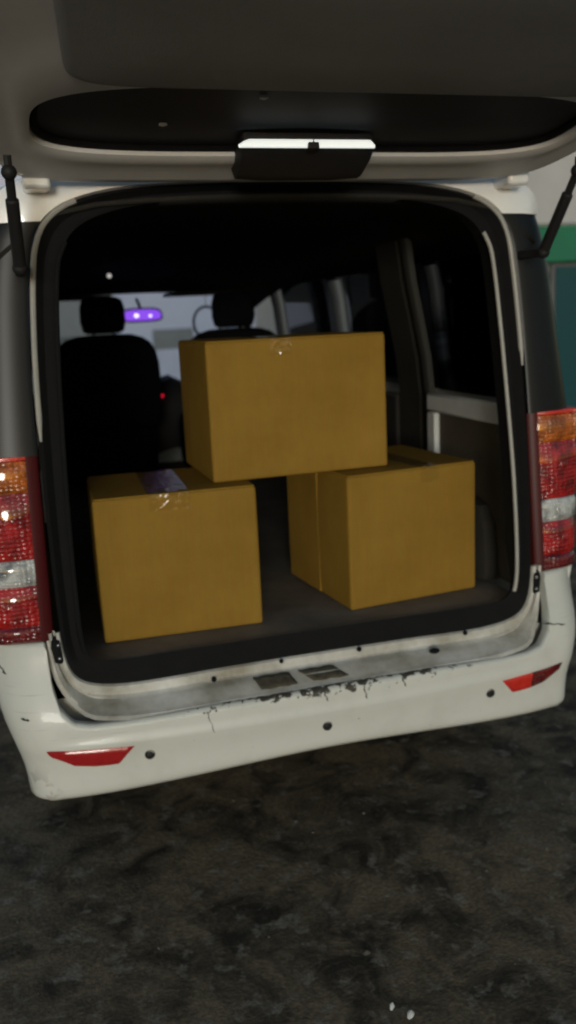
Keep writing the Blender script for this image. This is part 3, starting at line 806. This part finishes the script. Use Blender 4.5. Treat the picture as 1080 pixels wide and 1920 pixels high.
# ------------------------------------------------------------------ cartons
def carton(name, corner, ang, w_, d_, h_, label, tape_u, seed, side_tape=False, tw=.030):
    """corner: front left bottom corner; w_ along the front, d_ into the van"""
    root = empty(name, corner, label, 'box', 'cartons stacked in the open van'); del root['root']
    root.rotation_euler = (0, 0, ang)
    N = 18; half = Vector((w_/2, d_/2, h_/2)); rr = .007
    ts = [-1, -.985, -.96] + [-.9+1.8*k/(N) for k in range(N+1)] + [.96, .985, 1]
    def shape(p):
        P = Vector((p[0]*half.x, p[1]*half.y, p[2]*half.z))
        q = Vector([max(-half[i]+rr, min(half[i]-rr, P[i])) for i in range(3)]); d = P-q
        if d.length > 1e-9: q = q + d.normalized()*rr
        for i in range(3):
            if abs(p[i]) == 1:
                j, k = [a for a in range(3) if a != i]
                b = (1-p[j]**2)*(1-p[k]**2); nn = noise.noise(Vector((q.x*5+seed, q.y*5, q.z*5)))
                q[i] += math.copysign(.004*b + .0025*nn*min(1, b*3), p[i])*(1 if i < 2 else .4)
        e = 1 + .006*noise.noise(Vector((q.z*4, seed, 0)))
        q.x *= e
        return q + half
    parts = []
    for ax in range(3):
        for sg in (-1, 1):
            j, k = [a for a in range(3) if a != ax]; rows = []
            for a in ts:
                r = []
                for b in ts:
                    p = [0, 0, 0]; p[ax] = sg; p[j] = a; p[k] = b; r.append(shape(p))
                rows.append(r)
            parts.append(grid(rows))
    V, F = merge(*parts)
    mesh('carton', V, F, 'cardboard', root, sharp=60)
    # two top flaps meeting in the middle
    def pl(nm, mtl, a, b, so=.0): V, F = boxg(a, b); return mesh(nm, V, F, mtl, root, bevel=.0012)
    tu = tape_u*w_
    pl('flap', 'cardboard', (.004, .004, h_-.0008), (tu-.0012, d_-.004, h_+.0035)); pl('flap', 'cardboard', (tu+.0012, .004, h_-.0008), (w_-.004, d_-.004, h_+.0035))
    # clear tape over the seam, folded down front and back
    rows = []
    rg = random.Random(int(seed*10))
    path = [(-.0055, h_-.040+.006*k) for k in range(6)] + [(-.0055, h_-.004), (-.0045, h_+.0020), (.002, h_+.0046), (.008, h_+.0046), (.016, h_+.0046)] + [(d_*k/12, h_+.0046) for k in range(1, 12)] + [(d_-.002, h_+.0046), (d_+.0045, h_+.002), (d_+.0055, h_-.04)]
    for i, (y, z) in enumerate(path):
        jt = .0012 if i < 11 else .0002          # the fold over the front edge is crumpled
        rows.append([(tu + tw*(-1+k/7), y - abs(rg.gauss(0, jt))*(1 if i < 8 else 0), z + abs(rg.gauss(0, jt))*(1 if i > 6 else 0) + .0003*math.sin(k+y*60)) for k in range(15)])
    V, F = grid(rows); mesh('tape', V, F, 'tape', root)
    if side_tape:
        # glued joint on the left side: an overlapping upright lap
        pl('lap_joint', 'cardboard', (-.0050, d_*.46, .006), (.002, d_*.985, h_-.006))
    return root
Z0 = FLZ
carton('cardboard_box', (-.541, .258, Z0), R(-2.0), .432, .385, .388, 'brown cardboard box on the van floor with wide shiny clear tape on its lid', .46, 1.3, tw=.055)
carton('cardboard_box', (.150, .236, Z0), R(6.5), .422, .43, .386, 'brown cardboard box on the van floor standing askew beside the white quarter frame', .62, 4.1, True)
carton('cardboard_box', (-.207, .318, Z0+.3925), R(.8), .517, .40, .377, 'brown cardboard box resting on top of the two other boxes', .40, 8.7)

# ------------------------------------------------------------------ buildings beyond
FY = 20.0
pale = empty('pale_building', (-1.5, FY, 0), 'pale plain-walled building in front of the van, seen through its windscreen', 'building')
box('wall', (-13.0, FY, -.05), (9.5, FY+5, 6.5), 'wall_pale', pale, .01)
box('roof', (-13.2, FY-.25, 6.5), (9.6, FY+5.2, 6.7), 'wall_grey', pale, .01)
box('notice_panel', (2.4, FY-.03, .84), (3.4, FY+.01, 1.32), 'panel_grey', pale, .005)
d = box('door', (-1.9, FY-.05, 0), (1.5, FY+.01, 2.7), 'panel_grey', pale, .01)
for x0, x1 in ((-1.8, -.24), (-.16, 1.4)): box('door_leaf', (x0, FY-.065, .05), (x1, FY-.045, 1.25), 'panel_dark', d, .006)
for x0, x1 in ((-1.8, -.24), (-.16, 1.4)): box('door_pane', (x0, FY-.065, 1.33), (x1, FY-.045, 2.6), 'panel_grey', d, .006)
FY = 7.2
shop = empty('green_fascia_shop', (6.5, FY, 0), 'grey shop with a green fascia above dark teal glass, beyond the van\'s right side', 'shop')
box('wall', (3.01, FY+.1, -.05), (12, FY+5, 4.8), 'wall_grey', shop, .01)
box('green_fascia', (3.05, FY-.10, 1.93), (11.8, FY+.12, 2.33), 'green_sign', shop, .015)
for i in range(8):
    x = 3.12+i*1.08
    p = box('shop_window', (x, FY+.02, .12), (x+1.02, FY+.09, 1.92), 'frame_metal', shop, .008)
    box('pane', (x+.05, FY+.0, .18), (x+.97, FY+.03, 1.88), 'teal_glass', p, .003)
for i in range(6): box('wall_board', (3.05+i*1.48, FY+.04, 2.36), (4.50+i*1.48, FY+.12, 4.7), 'wall_grey', shop, .01)

# ------------------------------------------------------------------ small things on the ground
for (x, y, r, lb) in ((-.061, -.512, .006, 'small pale scrap of litter on the dark ground behind the van'), (-.033, -.546, .009, 'larger twisted pale scrap of litter on the dark ground behind the van')):
    V, F = loft([(0, 0, 0, r*.5, r*.3, 2), (.003, .002, 0, r, r*.5, 2.2), (.007, .004, .002, r*.7, r*.5, 2.2), (.010, .006, .002, r*.2, r*.1, 2)], 12)
    o = mesh('litter_scrap', [(x+a-b*.8, y+b+a*.8, c+.003) for a, b, c in V], F, 'litter_speck_white'); o['label'] = lb; o['category'] = 'litter'
V, F = [], []
for i in range(500):
    x = random.uniform(-2.6, 2.6); y = random.uniform(-1.6, 1.2); r = random.uniform(.002, .007) * (1 if random.random() < .93 else 1.8)
    zg = .012*noise.noise(Vector((x*1.7, y*1.7, 0))) + .006*noise.noise(Vector((x*6, y*6, 3)))
    v = []
    for k in range(6):
        a = k*math.pi/3+random.uniform(-.3, .3); v.append((x+r*math.cos(a)*random.uniform(.7, 1.2), y+r*math.sin(a)*random.uniform(.7, 1.2), zg-.001))
    o_ = len(V); V += v + [(x+random.uniform(-.3, .3)*r, y+random.uniform(-.3, .3)*r, zg+r*.7)]
    F += [(o_+k, o_+(k+1) % 6, o_+6) for k in range(6)]
gv = mesh('grit', V, F, 'pebble'); gv['kind'] = 'stuff'; gv['label'] = 'fine grit scattered over the dark ground'; gv['category'] = 'grit'

for o in scene.objects:
    if 'root' in o.keys(): del o['root']
